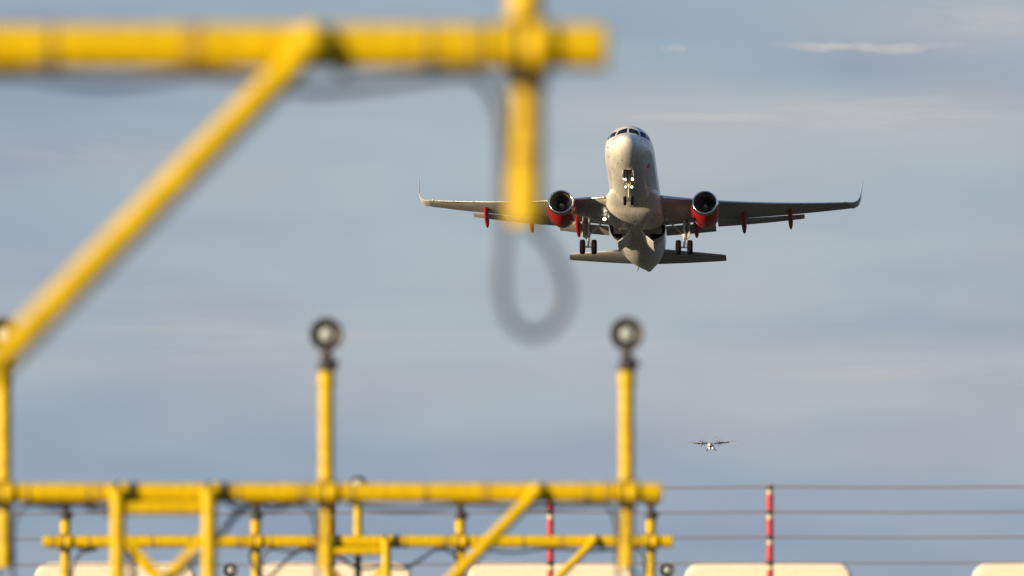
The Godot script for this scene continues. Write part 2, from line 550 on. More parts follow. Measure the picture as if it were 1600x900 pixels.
	for s in fs:
		var h := hull_at(fair, s)
		var ring := PackedVector3Array()
		var yc: float = -1.25
		for j in fseg:
			var a := TAU * (j + 0.5) / fseg
			var c := cos(a)
			var x: float = h[3] * signf(sin(a)) * pow(absf(sin(a)), 0.74)
			var yy: float = yc + ((h[1] - yc) * c if c > 0.0 else (yc - h[2]) * signf(c) * pow(absf(c), 0.74))
			ring.append(L(x, yy, s))
		frows.append(ring)
	var fhole := {}
	for i in fs.size():
		for j in fseg:
			var p: Vector3 = frows[i][j]
			var q: Vector3 = frows[i][(j + 1) % fseg]
			var x := absf((p.x + q.x) / 2.0)
			if fs[i] > 16.35 and fs[i] < 18.95 and x > 0.33 and x < 2.26 and (p.y + q.y) / 2.0 < -1.52:
				fhole[i * 1000 + j] = true
	var fr := part("belly_fairing", Geo.new().grid(frows, true, fhole), M.belly, t)
	part("keel_beam", Geo.new().box(Transform3D(Basis(), L(0, -2.34, 17.7)), Vector3(0.62, 0.4, 3.0), 0.03), M.primer, fr)
	part("wheel_well", Geo.new().box(Transform3D(Basis(), L(0, -0.9, 17.7)), Vector3(3.7, 0.3, 2.9), 0.03).box(Transform3D(Basis(), L(0, -1.4, 19.15)), Vector3(3.9, 1.0, 0.12), 0.03), M.primer, fr)
	part("ram_air_inlet", Geo.new().lathe([Vector2(0.0, 0.0), Vector2(0.19, 0.01), Vector2(0.16, 0.03)], Transform3D(Basis(), L(0.0, -2.56, 14.3)), 3), M.port, fr)
	part("outlet_grille", Geo.new().box(Transform3D(Basis(), L(0.62, -2.555, 16.05)), Vector3(0.42, 0.05, 0.24), 0.01), M.cream_metal, fr)
	part("outlet_grille", Geo.new().box(Transform3D(Basis(), L(-0.4, -2.54, 15.2)), Vector3(0.3, 0.04, 0.1), 0.01), M.port, fr)
	for m in [-1.0, 1.0]:
		# wheel-well doors, hinged beside the keel and hanging open
		var drows := []
		for i in 9:
			var ring := PackedVector3Array()
			var s := 16.5 + 2.35 * i / 8.0
			var bow: float = 0.10 * sin(PI * i / 8.0)
			for p in [[0.36, -2.50], [0.72, -2.92 - bow * 0.4], [1.10, -3.28 - bow], [1.42, -3.52 - bow], [1.46, -3.48 - bow], [1.14, -3.22 - bow], [0.76, -2.84 - bow * 0.4], [0.42, -2.44]]:
				ring.append(L(m * p[0], p[1], s))
			drows.append(ring)
		part("wheel_well_door", Geo.new().loft(drows), M.white, fr)
		part("door_actuator", Geo.new().bar(L(m * 0.95, -1.2, 17.2), L(m * 1.05, -3.12, 17.0), 0.05, 8), M.metal, fr)
		# ---- wing
		var wrows := []
		for x in [1.2, 1.98, 3.0, 4.2, 5.4, 6.4, 7.6, 9.0, 10.5, 12.0, 13.5, 15.0, 16.2, 16.9]:
			var ch := wing_te(x) - wing_le(x)
			wrows.append(foil(L(m * x, wing_y(x), wing_le(x)), ch, lerpf(0.15, 0.105, clampf((x - 2.0) / 8.0, 0.0, 1.0)), deg_to_rad(lerpf(2.5, -0.5, x / 17.0))))
		var wing := part("wing", Geo.new().loft(wrows), M.wing, t)
		# curved tip fence
		var trows := []
		for q in [[16.86, 0.0, 0.0, 0.0], [17.30, 0.08, 0.22, 0.10], [17.64, 0.32, 0.42, 0.55], [17.82, 0.80, 0.68, 1.15], [17.88, 1.6, 1.15, 1.40], [17.94, 2.6, 1.75, 1.42]]:
			var ch: float = lerpf(1.55, 0.5, q[1] / 2.55)
			var tilt := Vector3.UP.rotated(Vector3.BACK, m * -1.0 * minf(float(q[3]), 1.40))
			trows.append(foil(L(m * q[0], wing_y(16.9) + q[1], wing_le(16.9) + q[2]), ch, 0.07, 0.0, -tilt if q[3] > 9.0 else Vector3.UP.rotated(Vector3.BACK, m * minf(float(q[3]), 1.42))))
		part("wingtip_fence", Geo.new().loft(trows), M.tip, wing)
		part("navigation_light", Geo.new().ball(L(m * 16.6, wing_y(16.6), wing_le(16.6) - 0.02), 0.07), M.lens, wing)
		# leading edge slats, let down
		for r in [[2.35, 4.75], [6.75, 9.9], [9.98, 13.1], [13.18, 16.2]]:
			var srows := []
			for i in 4:
				var x: float = lerpf(r[0], r[1], i / 3.0)
				var ch := wing_te(x) - wing_le(x)
				srows.append(foil(L(m * x, wing_y(x) - 0.09, wing_le(x) - 0.20), 0.13 * ch + 0.25, 0.26, deg_to_rad(-17.0)))
			part("slat", Geo.new().loft(srows), M.slat, wing)
		# flaps: a slot of sky stays open before them
		for r in [[2.30, 6.30], [6.46, 13.35]]:
			var prows := []
			for i in 6:
				var x: float = lerpf(r[0], r[1], i / 5.0)
				var ch: float = 1.55 if x < 6.4 else lerpf(1.25, 0.75, (x - 6.4) / 7.0)
				prows.append(foil(L(m * x, wing_y(x) - (0.27 if r[0] < 6.0 else 0.065) - 0.035 * ch, wing_te(x) - (0.0 if r[0] < 6.0 else 0.06)), ch, 0.12, deg_to_rad(10.0)))
			part("flap", Geo.new().loft(prows), M.wing, wing)
		for f in [[4.75, 0.95], [8.55, 0.88], [12.25, 0.80]]:
			var x: float = f[0]
			var te := wing_te(x)
			var crows := []
			for q in [[-2.4, 0.06, 0.04], [-2.1, 0.14, 0.13], [-1.5, 0.27, 0.21], [-0.7, 0.40, 0.25], [0.2, 0.55, 0.255], [0.8, 0.74, 0.22], [1.25, 0.92, 0.15], [1.45, 1.00, 0.07], [1.5, 1.02, 0.02]]:
				var ring := PackedVector3Array()
				for j in 16:
					var a := TAU * j / 16
					ring.append(L(m * x + sin(a) * q[2] * f[1], wing_y(x) - q[1] * f[1] + cos(a) * q[2] * 1.55 * f[1], te + q[0] * f[1]))
				crows.append(ring)
			part("flap_track_fairing", Geo.new().loft(crows), M.red, wing)
		# retractable landing light under the wing root
		var lit: bool = m < 0
		var ll := part("landing_light", Geo.new().lathe([Vector2(0.08, -0.2), Vector2(0.15, -0.05), Vector2(0.17, 0.0), Vector2(0.15, 0.02)], Transform3D(Basis(Vector3.RIGHT, PI / 2), L(m * 2.5, -1.82, 15.8)), 16).box(Transform3D(Basis(), L(m * 2.5, -1.62, 15.9)), Vector3(0.2, 0.24, 0.1), 0.01), M.metal, wing)
		part("lamp_glass", Geo.new().lathe([Vector2(0.145, 0.022), Vector2(0.08, 0.05), Vector2(0.001, 0.06)], Transform3D(Basis(Vector3.RIGHT, PI / 2), L(m * 2.5, -1.82, 15.8)), 16), M.beam if lit else M.lens, ll)
		# ---- engine
		var ec := L(m * 5.75, -1.98, 11.05)
		var ea := Transform3D(Basis(Vector3.RIGHT, -PI / 2 - 0.03), ec)        # local +y runs aft
		var eng := part("engine", Geo.new().lathe([Vector2(0.985, 0.10), Vector2(1.06, 0.30), Vector2(1.13, 0.75), Vector2(1.17, 1.4), Vector2(1.16, 2.1), Vector2(1.08, 2.9), Vector2(0.96, 3.4), Vector2(0.84, 3.8), Vector2(0.80, 3.8), Vector2(0.84, 3.2), Vector2(0.88, 2.0)], ea, 56, false), M.red, t)
		part("intake_lip", Geo.new().lathe([Vector2(1.063, 0.30), Vector2(1.035, 0.16), Vector2(0.985, 0.05), Vector2(0.94, 0.0), Vector2(0.895, 0.03), Vector2(0.865, 0.13), Vector2(0.85, 0.26)], ea, 56, false), M.chrome, eng)
		part("intake_duct", Geo.new().lathe([Vector2(0.85, 0.26), Vector2(0.855, 0.6), Vector2(0.875, 1.1), Vector2(0.88, 1.7)], ea, 56, false), M.duct, eng)
		var fan := Geo.new()
		for k in 30:
			var bl := []
			for q in 5:
				var u := q / 4.0
				var rr := lerpf(0.26, 0.868, u)
				var tw := lerpf(0.5, 1.05, u)
				var ang := TAU * k / 30.0 + 0.12 * u
				var rad := Vector3(cos(ang), 0, sin(ang))
				var tan := Vector3(-sin(ang), 0, cos(ang))
				var ring := PackedVector3Array()
				for e in [-1.0, 1.0]:
					var w: Vector3 = (tan * sin(tw) + Vector3.UP * cos(tw)) * 0.105 * e
					ring.append(ea * (rad * rr + Vector3.UP * 1.15 + w))
				bl.append(ring)
			fan.grid(bl, false, {}, ea.basis * Vector3.DOWN)
		part("fan", fan, M.fan, eng)
		part("fan_case", Geo.new().lathe([Vector2(0.87, 1.35), Vector2(0.01, 1.36)], ea, 40, false), M.duct, eng)
		part("spinner", Geo.new().lathe([Vector2(0.005, 0.66), Vector2(0.09, 0.74), Vector2(0.19, 0.90), Vector2(0.265, 1.10), Vector2(0.27, 1.3)], ea, 28, false), M.spinner, eng)
		part("exhaust_cone", Geo.new().lathe([Vector2(0.62, 3.6), Vector2(0.55, 4.3), Vector2(0.42, 4.9), Vector2(0.40, 4.9), Vector2(0.25, 4.9), Vector2(0.02, 5.6)], ea, 28), M.metal, eng)
		part("strake", Geo.new().loft([foil(ea * Vector3(-m * 0.78, 1.0, -0.78), 1.2, 0.03, 0.0, Vector3.RIGHT), foil(ea * Vector3(-m * 1.05, 1.35, -1.02), 0.7, 0.03, 0.0, Vector3.RIGHT)]), M.red, eng)
		part("pylon", Geo.new().loft([foil(L(m * 5.75, -1.35, 12.1), 3.2, 0.10, 0.0, Vector3.RIGHT), foil(L(m * 5.75, -0.85, 13.6), 3.0, 0.10, 0.0, Vector3.RIGHT)]), M.red, eng)
		# ---- main wheels
		var gx: float = m * 3.85
		var gear := part("main_landing_gear", Geo.new().bar(L(gx, -1.1, 17.35), L(gx, -2.75, 17.5), 0.15, 16).bar(L(gx, -2.7, 17.5), L(gx, -3.56, 17.62), 0.085, 14).bar(L(gx - 0.56, -3.56, 17.62), L(gx + 0.56, -3.56, 17.62), 0.075, 12), M.gear, t)
		part("side_stay", Geo.new().bar(L(gx - m * 0.08, -2.62, 17.45), L(gx - m * 0.72, -1.95, 17.38), 0.055, 10).bar(L(gx - m * 0.72, -1.95, 17.38), L(gx - m * 1.55, -1.25, 17.3), 0.065, 10), M.gear, gear)
		part("torque_link", Geo.new().bar(L(gx, -2.8, 17.4), L(gx, -3.2, 17.05), 0.035, 8).bar(L(gx, -3.2, 17.05), L(gx, -3.5, 17.5), 0.035, 8), M.metal, gear)
		part("hydraulic_line", Geo.new().tube(smooth_path(PackedVector3Array([L(gx + 0.12, -1.9, 17.3), L(gx + 0.17, -2.5, 17.25), L(gx + 0.13, -3.1, 17.3), L(gx + 0.18, -3.45, 17.5)]), 5), 0.022, 6), M.dark, gear)
		part("leg_door", Geo.new().box(Transform3D(Basis(Vector3.UP, m * 0.35), L(gx + m * 0.30, -2.02, 17.35)), Vector3(0.06, 1.75, 0.95), 0.015), M.wing, gear)
		for e in [-0.465, 0.465]:
			var w := Transform3D(Basis(Vector3.BACK, PI / 2), L(gx + e, -3.56, 17.62))
			var tyre := part("wheel", Geo.new().lathe([Vector2(0.30, -0.17), Vector2(0.42, -0.215), Vector2(0.53, -0.20), Vector2(0.585, -0.13), Vector2(0.595, 0.0), Vector2(0.585, 0.13), Vector2(0.53, 0.20), Vector2(0.42, 0.215), Vector2(0.30, 0.17)], w, 32), M.rubber, gear)
			part("hub", Geo.new().lathe([Vector2(0.30, -0.176), Vector2(0.24, -0.19), Vector2(0.10, -0.14), Vector2(0.10, 0.14), Vector2(0.24, 0.19), Vector2(0.30, 0.176)], w, 24), M.metal, tyre)
		# ---- tailplane
		var hrows := []
		for q in [[0.4, 31.0, 4.1], [1.2, 31.5, 3.75], [3.5, 32.8, 2.85], [6.2, 34.35, 1.62], [6.42, 34.6, 1.3]]:
			hrows.append(foil(L(m * q[0], 0.88 + q[0] * 0.105, q[1]), q[2], 0.10))
		part("tailplane", Geo.new().loft(hrows), M.wing, t)
	var vrows := []
	for q in [[1.6, 29.3, 6.0], [2.6, 30.4, 5.2], [5.0, 32.4, 3.9], [7.75, 34.6, 2.35], [7.9, 34.8, 2.1]]:
		vrows.append(foil(L(0, q[0], q[1]), q[2], 0.10, 0.0, Vector3.RIGHT))
	part("tail_fin", Geo.new().loft(vrows), M.white, t)
	# ---- nose wheels
	part("nose_wheel_bay", Geo.new().box(Transform3D(Basis(), L(0, -0.25, 4.45)), Vector3(0.9, 0.1, 2.5), 0.02).box(Transform3D(Basis(), L(-0.42, -1.05, 4.45)), Vector3(0.06, 1.7, 2.5), 0.02).box(Transform3D(Basis(), L(0.42, -1.05, 4.45)), Vector3(0.06, 1.7, 2.5), 0.02).box(Transform3D(Basis(), L(0, -1.05, 5.72)), Vector3(0.78, 1.66, 0.06), 0.02), M.primer, t)
	for m in [-1.0, 1.0]:
		part("nose_wheel_door", Geo.new().box(Transform3D(Basis(Vector3.BACK, m * 0.16), L(m * 0.42, -2.26, 4.1)), Vector3(0.045, 0.52, 1.65), 0.012), M.white, t)
		part("nose_wheel_door", Geo.new().box(Transform3D(Basis(Vector3.BACK, m * 0.12), L(m * 0.40, -2.28, 5.35)), Vector3(0.045, 0.46, 0.62), 0.012), M.white, t)
	var ng := part("nose_landing_gear", Geo.new().bar(L(0, -1.2, 5.0), L(0, -2.95, 5.12), 0.085, 14).bar(L(0, -2.9, 5.12), L(0, -3.92, 5.18), 0.055, 12).bar(L(-0.3, -3.92, 5.18), L(0.3, -3.92, 5.18), 0.045, 10).bar(L(-0.26, -2.24, 4.98), L(0.26, -2.24, 4.98), 0.03, 8).bar(L(-0.24, -2.86, 5.02), L(0.24, -2.86, 5.02), 0.03, 8), M.gear, t)
	part("drag_strut", Geo.new().bar(L(-0.12, -2.7, 5.1), L(-0.3, -1.4, 3.9), 0.035, 8).bar(L(0.12, -2.7, 5.1), L(0.3, -1.4, 3.9), 0.035, 8), M.gear, ng)
	part("torque_link", Geo.new().bar(L(0, -3.0, 5.0), L(0.03, -3.35, 4.78), 0.025, 8).bar(L(0.03, -3.35, 4.78), L(0, -3.84, 5.1), 0.025, 8), M.metal, ng)
	for e in [-0.285, 0.285]:
		var w := Transform3D(Basis(Vector3.BACK, PI / 2), L(e, -3.92, 5.18))
		var tyre := part("wheel", Geo.new().lathe([Vector2(0.19, -0.09), Vector2(0.28, -0.115), Vector2(0.35, -0.09), Vector2(0.38, 0.0), Vector2(0.35, 0.09), Vector2(0.28, 0.115), Vector2(0.19, 0.09)], w, 28), M.rubber, ng)
		part("hub", Geo.new().lathe([Vector2(0.19, -0.094), Vector2(0.08, -0.10), Vector2(0.08, 0.10), Vector2(0.19, 0.094)], w, 20), M.metal, tyre)
	for q in [[-0.25, -2.24, 4.86, 0.105], [0.27, -2.24, 4.86, 0.13], [-0.24, -2.86, 4.92, 0.085], [0.25, -2.86, 4.92, 0.10]]:
		var w := Transform3D(Basis(Vector3.RIGHT, PI / 2), L(q[0], q[1], q[2]))
		var k: float = q[3]
		var hd := part("taxi_light", Geo.new().lathe([Vector2(k * 0.3, -0.16), Vector2(k * 0.8, -0.09), Vector2(k * 1.06, 0.0), Vector2(k * 1.0, 0.015)], w, 16), M.metal, ng)
		part("lamp_glass", Geo.new().lathe([Vector2(k, 0.012), Vector2(k * 0.7, 0.035), Vector2(0.001, 0.045)], w, 16), M.beam, hd)
	return t

func beam(where: Vector3, towards: Vector3, called: String) -> void:
	var l := SpotLight3D.new()
	l.name = called
	add_child(l, true)
	l.look_at_from_position(where, where + towards, Vector3.UP)
	l.light_color = Color(1.0, 0.93, 0.80)
	l.light_energy = 6.0
	l.light_size = 0.12
	l.spot_angle = 14.0
	l.spot_range = 60.0
	l.spot_attenuation = 2.0
	l.shadow_enabled = true

# ------------------------------------------------------------------ far turboprop
func make_turboprop(where: Transform3D) -> Node3D:
	var t := thing("turboprop_plane", "tiny white high-wing propeller plane with its landing lights on, far behind the jet", "airplane", where)
	var rows := []
	for q in [[0.0, -0.35, 0.02], [0.25, -0.32, 0.5], [1.0, -0.2, 0.92], [2.2, 0.0, 1.25], [4.0, 0.0, 1.38], [19.0, 0.0, 1.38], [23.0, 0.35, 1.1], [27.0, 0.85, 0.5], [28.5, 1.0, 0.15]]:
		var ring := PackedVector3Array()
		for j in 32:
			var a := TAU * (j + 0.5) / 32
			ring.append(Vector3(sin(a) * q[2], q[1] + cos(a) * q[2], 12.0 - q[0]))
		rows.append(ring)
	var fus := part("fuselage", Geo.new().loft(rows), M.white, t)
	part("windscreen", Geo.new().box(Transform3D(Basis(Vector3.RIGHT, -0.75), Vector3(0, 0.86, 10.1)), Vector3(1.7, 0.5, 0.12), 0.05), M.cockpit, fus)
	for m in [-1.0, 1.0]:
		var w := []
		for q in [[0.0, 1.62, 1.0, 2.7], [4.4, 1.66, 1.0, 2.6], [9.0, 1.98, 0.7, 2.0], [13.6, 2.32, 0.35, 1.25]]:
			w.append(foil(Vector3(m * q[0], q[1], q[2]), q[3], 0.17))
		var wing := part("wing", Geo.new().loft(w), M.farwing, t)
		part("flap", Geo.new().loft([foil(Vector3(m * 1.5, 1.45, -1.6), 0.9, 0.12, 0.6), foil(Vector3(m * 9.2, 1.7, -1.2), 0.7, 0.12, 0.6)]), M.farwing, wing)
		var c := Vector3(m * 4.3, 1.28, 3.3)
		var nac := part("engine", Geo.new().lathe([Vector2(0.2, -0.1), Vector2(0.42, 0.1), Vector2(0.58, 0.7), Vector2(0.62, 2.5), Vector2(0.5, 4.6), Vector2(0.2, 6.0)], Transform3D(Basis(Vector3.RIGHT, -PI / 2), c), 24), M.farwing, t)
		part("spinner", Geo.new().lathe([Vector2(0.01, -0.75), Vector2(0.18, -0.5), Vector2(0.27, -0.1), Vector2(0.27, 0.0)], Transform3D(Basis(Vector3.RIGHT, -PI / 2), c), 20), M.dark, nac)
		for k in 6:
			var a := TAU * k / 6.0 + 0.28
			var d := Vector3(cos(a), sin(a), 0)
			part("propeller_blade", Geo.new().box(Transform3D(Basis(d, d.cross(Vector3(0, 0, 1)).normalized(), Vector3(0, 0, 1)) * Basis(Vector3.RIGHT, 0.7), c + Vector3(0, 0, 0.3) + d * 1.1), Vector3(1.75, 0.34, 0.06), 0.02), M.dark, nac)
		part("tailplane", Geo.new().loft([foil(Vector3(0, 5.0, -14.2), 2.2, 0.11), foil(Vector3(m * 3.75, 5.05, -14.7), 1.3, 0.10)]), M.tip, t)
		var gear := part("main_landing_gear", Geo.new().bar(Vector3(m * 1.4, -0.9, 0.0), Vector3(m * 2.15, -2.1, -0.2), 0.16, 10), M.dark, t)
		for e in [-0.2, 0.2]:
			part("wheel", Geo.new().lathe([Vector2(0.2, -0.14), Vector2(0.40, -0.12), Vector2(0.43, 0.0), Vector2(0.40, 0.12), Vector2(0.2, 0.14)], Transform3D(Basis(Vector3.BACK, PI / 2), Vector3(m * 2.1 + e, -2.2, -0.2)), 20), M.rubber, gear)
		part("gear_pod", Geo.new().ball(Vector3(m * 1.25, -0.95, -0.3), 0.62, Vector3(0.9, 0.8, 4.0)), M.white, t)
		var ll := part("landing_light", Geo.new().lathe([Vector2(0.2, -0.2), Vector2(0.34, 0.0), Vector2(0.36, 0.05)], Transform3D(Basis(Vector3.RIGHT, PI / 2), Vector3(m * 0.82, -1.25, 3.0)), 16), M.metal, t)
		part("lamp_glass", Geo.new().lathe([Vector2(0.34, 0.05), Vector2(0.2, 0.12), Vector2(0.001, 0.16)], Transform3D(Basis(Vector3.RIGHT, PI / 2), Vector3(m * 0.82, -1.25, 3.0)), 16), M.beam, ll)
	part("tail_fin", Geo.new().loft([foil(Vector3(0, 1.0, -8.6), 5.6, 0.10, 0.0, Vector3.RIGHT), foil(Vector3(0, 2.4, -11.6), 3.8, 0.10, 0.0, Vector3.RIGHT), foil(Vector3(0, 5.1, -13.9), 2.6, 0.11, 0.0, Vector3.RIGHT)]), M.white, t)
	part("nose_landing_gear", Geo.new().bar(Vector3(0, -1.0, 9.6), Vector3(0, -2.1, 9.7), 0.09, 10).lathe([Vector2(0.1, -0.2), Vector2(0.25, -0.18), Vector2(0.25, 0.18), Vector2(0.1, 0.2)], Transform3D(Basis(Vector3.BACK, PI / 2), Vector3(0, -2.1, 9.7)), 16), M.dark, t)
	return t

# ------------------------------------------------------------------ build
func _ready() -> void:
	# camera: 400 mm lens tilted up 2.55 degrees, focused on the jet
	var pitch := atan(790.0 / F)
	cam_basis = Basis(Vector3.RIGHT, pitch)
	var cam := Camera3D.new()
	cam.name = "camera"
	var ca := CameraAttributesPhysical.new()
	ca.frustum_focal_length = 12.0 / (450.0 / F)       # 24 mm high sensor
	ca.frustum_focus_distance = 915.0
	ca.frustum_near = 1.0
	ca.frustum_far = 60000.0
	ca.exposure_aperture = 8.2
	cam.attributes = ca
	add_child(cam)
	cam.transform = Transform3D(cam_basis, cam_at)
	cam.near = 1.0
	cam.far = 60000.0
	# sky
	var we := WorldEnvironment.new()
	we.name = "environment"
	var e := Environment.new()
	e.background_mode = Environment.BG_SKY
	e.tonemap_mode = Environment.TONE_MAPPER_LINEAR
	e.tonemap_exposure = EXPOSURE
	e.volumetric_fog_enabled = true
	e.volumetric_fog_density = 0.0
	e.sdfgi_enabled = true
	e.ssao_enabled = true
	e.ssil_enabled = true
	var pm := PanoramaSkyMaterial.new()
	pm.panorama = make_sky()
	var sk := Sky.new()
	sk.sky_material = pm
	e.sky = sk
	we.environment = e
	add_child(we)
	# sun: low, from the left and a little behind the camera
	var sun := DirectionalLight3D.new()
	sun.name = "sun"
	add_child(sun)
	var az := deg_to_rad(56.0)
	var el := deg_to_rad(10.0)
	var to_sun := Vector3(-sin(az) * cos(el), sin(el), cos(az) * cos(el))
	sun.look_at_from_position(Vector3.ZERO, -to_sun, Vector3.UP)
	sun.light_color = lin(1.0, 0.76, 0.45)
	sun.light_energy = 1.6
	sun.light_angular_distance = 0.6
	sun.shadow_enabled = true

	# materials
	M.yellow = mat(lin(0.82, 0.57, 0.0), 0.42, 0.0, noise_tex(0.02, 0.70, 1.0, 3), 2.3)
	M.dull = mat(lin(0.38, 0.24, 0.02), 0.6)
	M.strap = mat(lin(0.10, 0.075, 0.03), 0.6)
	M.black = mat(lin(0.022, 0.022, 0.024), 0.6)
	M.cable = mat(lin(0.024, 0.036, 0.066), 0.55)
	M.brass = mat(lin(0.10, 0.07, 0.04), 0.5, 0.3)
	M.housing = mat(lin(0.035, 0.033, 0.036), 0.45)
	M.lens = mat(lin(0.42, 0.50, 0.53), 0.12)
	M.concrete = mat(lin(0.42, 0.40, 0.36), 0.9, 0.0, noise_tex(0.03, 0.7, 1.0, 8), 1.5)
	M.block = mat(lin(0.82, 0.76, 0.62), 0.85, 0.0, noise_tex(0.025, 0.92, 1.0, 9), 1.1)
	M.post_red = mat(lin(0.42, 0.004, 0.016), 0.4)
	M.post_cream = mat(lin(0.62, 0.50, 0.34), 0.6)
	M.wire = mat(lin(0.20, 0.155, 0.15), 0.6)
	M.white = mat(lin(0.77, 0.77, 0.765), 0.22, 0.0, noise_tex(0.012, 0.80, 1.0, 21), 0.12)
	M.belly = mat(lin(0.77, 0.77, 0.765), 0.34, 0.0, noise_tex(0.016, 0.76, 1.0, 22), 0.2)
	M.white.uv1_scale = Vector3(0.55, 0.55, 0.05)
	M.belly.uv1_scale = Vector3(0.6, 0.6, 0.06)
	M.wing = mat(lin(0.46, 0.46, 0.47), 0.36, 0.0, noise_tex(0.015, 0.82, 1.0, 23), 0.2)
	M.slat = mat(lin(0.62, 0.63, 0.65), 0.25, 0.55)
	M.tip = mat(lin(0.55, 0.56, 0.60), 0.35)
	M.farwing = mat(lin(0.42, 0.43, 0.45), 0.45)  # grey lightened to stand in for haze over the distance
	M.red = mat(lin(0.39, 0.009, 0.013), 0.24)
	M.red.clearcoat_enabled = true
	M.red.clearcoat = 0.6
	M.red.clearcoat_roughness = 0.1
	M.chrome = mat(lin(0.78, 0.78, 0.80), 0.18, 1.0)
	M.duct = mat(lin(0.10, 0.10, 0.11), 0.5)
	M.fan = mat(lin(0.16, 0.16, 0.17), 0.4, 0.7)
	M.spinner = mat(lin(0.09, 0.09, 0.10), 0.4)
	M.cockpit = mat(lin(0.010, 0.014, 0.026), 0.12)

	M.metal = mat(lin(0.52, 0.50, 0.47), 0.35, 0.6)
	M.cream_metal = mat(lin(0.72, 0.65, 0.5), 0.4, 0.2)
	M.gear = mat(lin(0.55, 0.53, 0.48), 0.4, 0.2)
	M.port = mat(lin(0.10, 0.10, 0.11), 0.6)
	M.primer = mat(lin(0.42, 0.45, 0.38), 0.7)
	M.seam = mat(lin(0.30, 0.30, 0.30), 0.6)
	M.dark = mat(lin(0.035, 0.035, 0.038), 0.7)
	M.rubber = mat(lin(0.007, 0.007, 0.009), 0.85)
	M.grass = mat(lin(0.045, 0.050, 0.030), 0.95, 0.0, noise_tex(0.02, 0.6, 1.0, 31), 0.02)
	M.cockpit.metallic_specular = 0.18
	M.rubber.metallic_specular = 0.2
	M.yellow.metallic_specular = 0.35
	M.beam = lamp_mat(Color(1.0, 0.93, 0.80), 3.2)

	# ground: a field that rises to the airfield bank, out to the horizon
	var zs := [9000.0, 3000.0, 800.0, 200.0, 40.0, 0.0, -30.0, -50.0, -60.0]
	for i in 21:
		zs.append(-62.0 - 36.0 * i / 20.0)
	zs.append_array([-110.0, -160.0, -400.0, -1200.0, -4000.0, -9000.0])
	var grows := []
	for z in zs:
		var ring := PackedVector3Array()
		for x in [-9000.0, -3000.0, -800.0, -200.0, -50.0, 0.0, 50.0, 200.0, 800.0, 3000.0, 9000.0]:
			ring.append(Vector3(x, ground_height(-z), z))
		grows.append(ring)
	var gr := part("ground", Geo.new().grid(grows, false, {}, Vector3.UP), M.grass, self)
	gr.set_meta("kind", "structure")

	# approach light frames, 30 m apart
	var fc := pipe_frame("large blurred yellow pipe frame with a cable loop hanging from its post", at_px(-886, 75, 22.0), 0.556, false)
	var fa := pipe_frame("yellow pipe frame carrying lamps on tall posts", at_px(257, 770, 52.0), 0.556, false)
	var fb := pipe_frame("yellow pipe frame with short lamp posts, seen below the tall-lamp frame's crossbar", at_px(559, 846, 82.0), 0.157, true)
	var fd := pipe_frame("yellow pipe frame standing behind the cream blocks", at_px(701, 942, 110.0), 0.157, false)
	var tops := {fa: 0.556, fb: 0.157, fd: 0.157}
	approach_light("dark round lamp on tall yellow post, beside the blurred diagonal brace", fa.transform * Vector3(POST_X[1], 0.556, -0.074), "lamps on tall posts")
	approach_light("dark round lamp on tall yellow post in the middle of its crossbar", fa.transform * Vector3(POST_X[2], 0.556, -0.074), "lamps on tall posts")
	approach_light("dark round lamp on tall yellow post at the crossbar's end", fa.transform * Vector3(POST_X[3], 0.556, -0.074), "lamps on tall posts")
	var short_names := ["dark lamp at the short-post frame's end, hidden behind the crossbar beside the tall frame's leg", "dark lamp on short yellow post between the tall frame's leg and its middle lamp post", "dark lamp on short yellow post between the middle lamp post and the long brace", "dark lamp on short yellow post under the tip of the tall-lamp crossbar"]
	for i in 4:
		var x: float = POST_X[i]
		approach_light(short_names[i], fb.transform * Vector3(x, 0.157, -0.074), "lamps on short posts")
	for x in [POST_X[0], POST_X[3]]:
		approach_light("small dark ring lamp between two cream blocks, beside the tall frame's leg" if x < 0 else "small dark ring lamp between two cream blocks, beside the short-post frame's end post", fd.transform * Vector3(x, 0.157, -0.074), "low lamps between the blocks", 0.95)
	var fl := thing("flasher_light", "pale flash lamp peeking over the crossbar of the tall-lamp frame", "airport light", fb.transform * Transform3D(Basis(), Vector3(0, 0.26, -0.074)))
	part("housing", Geo.new().lathe([Vector2(0.02, 0.0), Vector2(0.03, 0.03), Vector2(0.055, 0.06), Vector2(0.07, 0.12), Vector2(0.066, 0.17), Vector2(0.04, 0.205), Vector2(0.005, 0.215)], Transform3D(), 24), M.housing, fl)
	part("lens", Geo.new().lathe([Vector2(0.052, 0.0), Vector2(0.045, 0.018), Vector2(0.02, 0.028), Vector2(0.001, 0.03)], Transform3D(Basis(Vector3.RIGHT, PI / 2), Vector3(0, 0.14, 0.05)), 24), M.lens, fl)
	# cables
	post_cable("dark cable ending in a big blurred hanging loop", fc, POST_X[3], 0.30, "cables on the light frames")
	post_cable("dark cable along the tall-lamp crossbar down the end post", fa, POST_X[3], 0.85, "cables on the light frames")
	post_cable("dark cable along the tall-lamp crossbar down its middle post", fa, POST_X[2], 0.30, "cables on the light frames")
	post_cable("dark cable along the tall-lamp crossbar down the post under the blurred brace", fa, POST_X[1], -0.25, "cables on the light frames")
	post_cable("thin dark cable along the short-post frame down its end post", fb, POST_X[3], 0.85, "cables on the light frames")
	post_cable("thin dark cable sagging beside the short-post frame's inner post", fb, POST_X[1], -0.25, "cables on the light frames")
	slack_cable("dark cable bending down behind the tall-lamp frame's leg, beside the blurred post", fa, P([[-0.62, -0.05, -0.03], [-0.42, -0.045, -0.03], [-0.31, -0.06, -0.02], [-0.25, -0.10, 0.01], [-0.205, -0.16, 0.0], [-0.165, -0.24, 0.0], [-0.14, -0.34, 0.02], [-0.15, -0.6, 0.02], [-0.16, -1.2, 0.02]]), "cables on the light frames", 0.014)
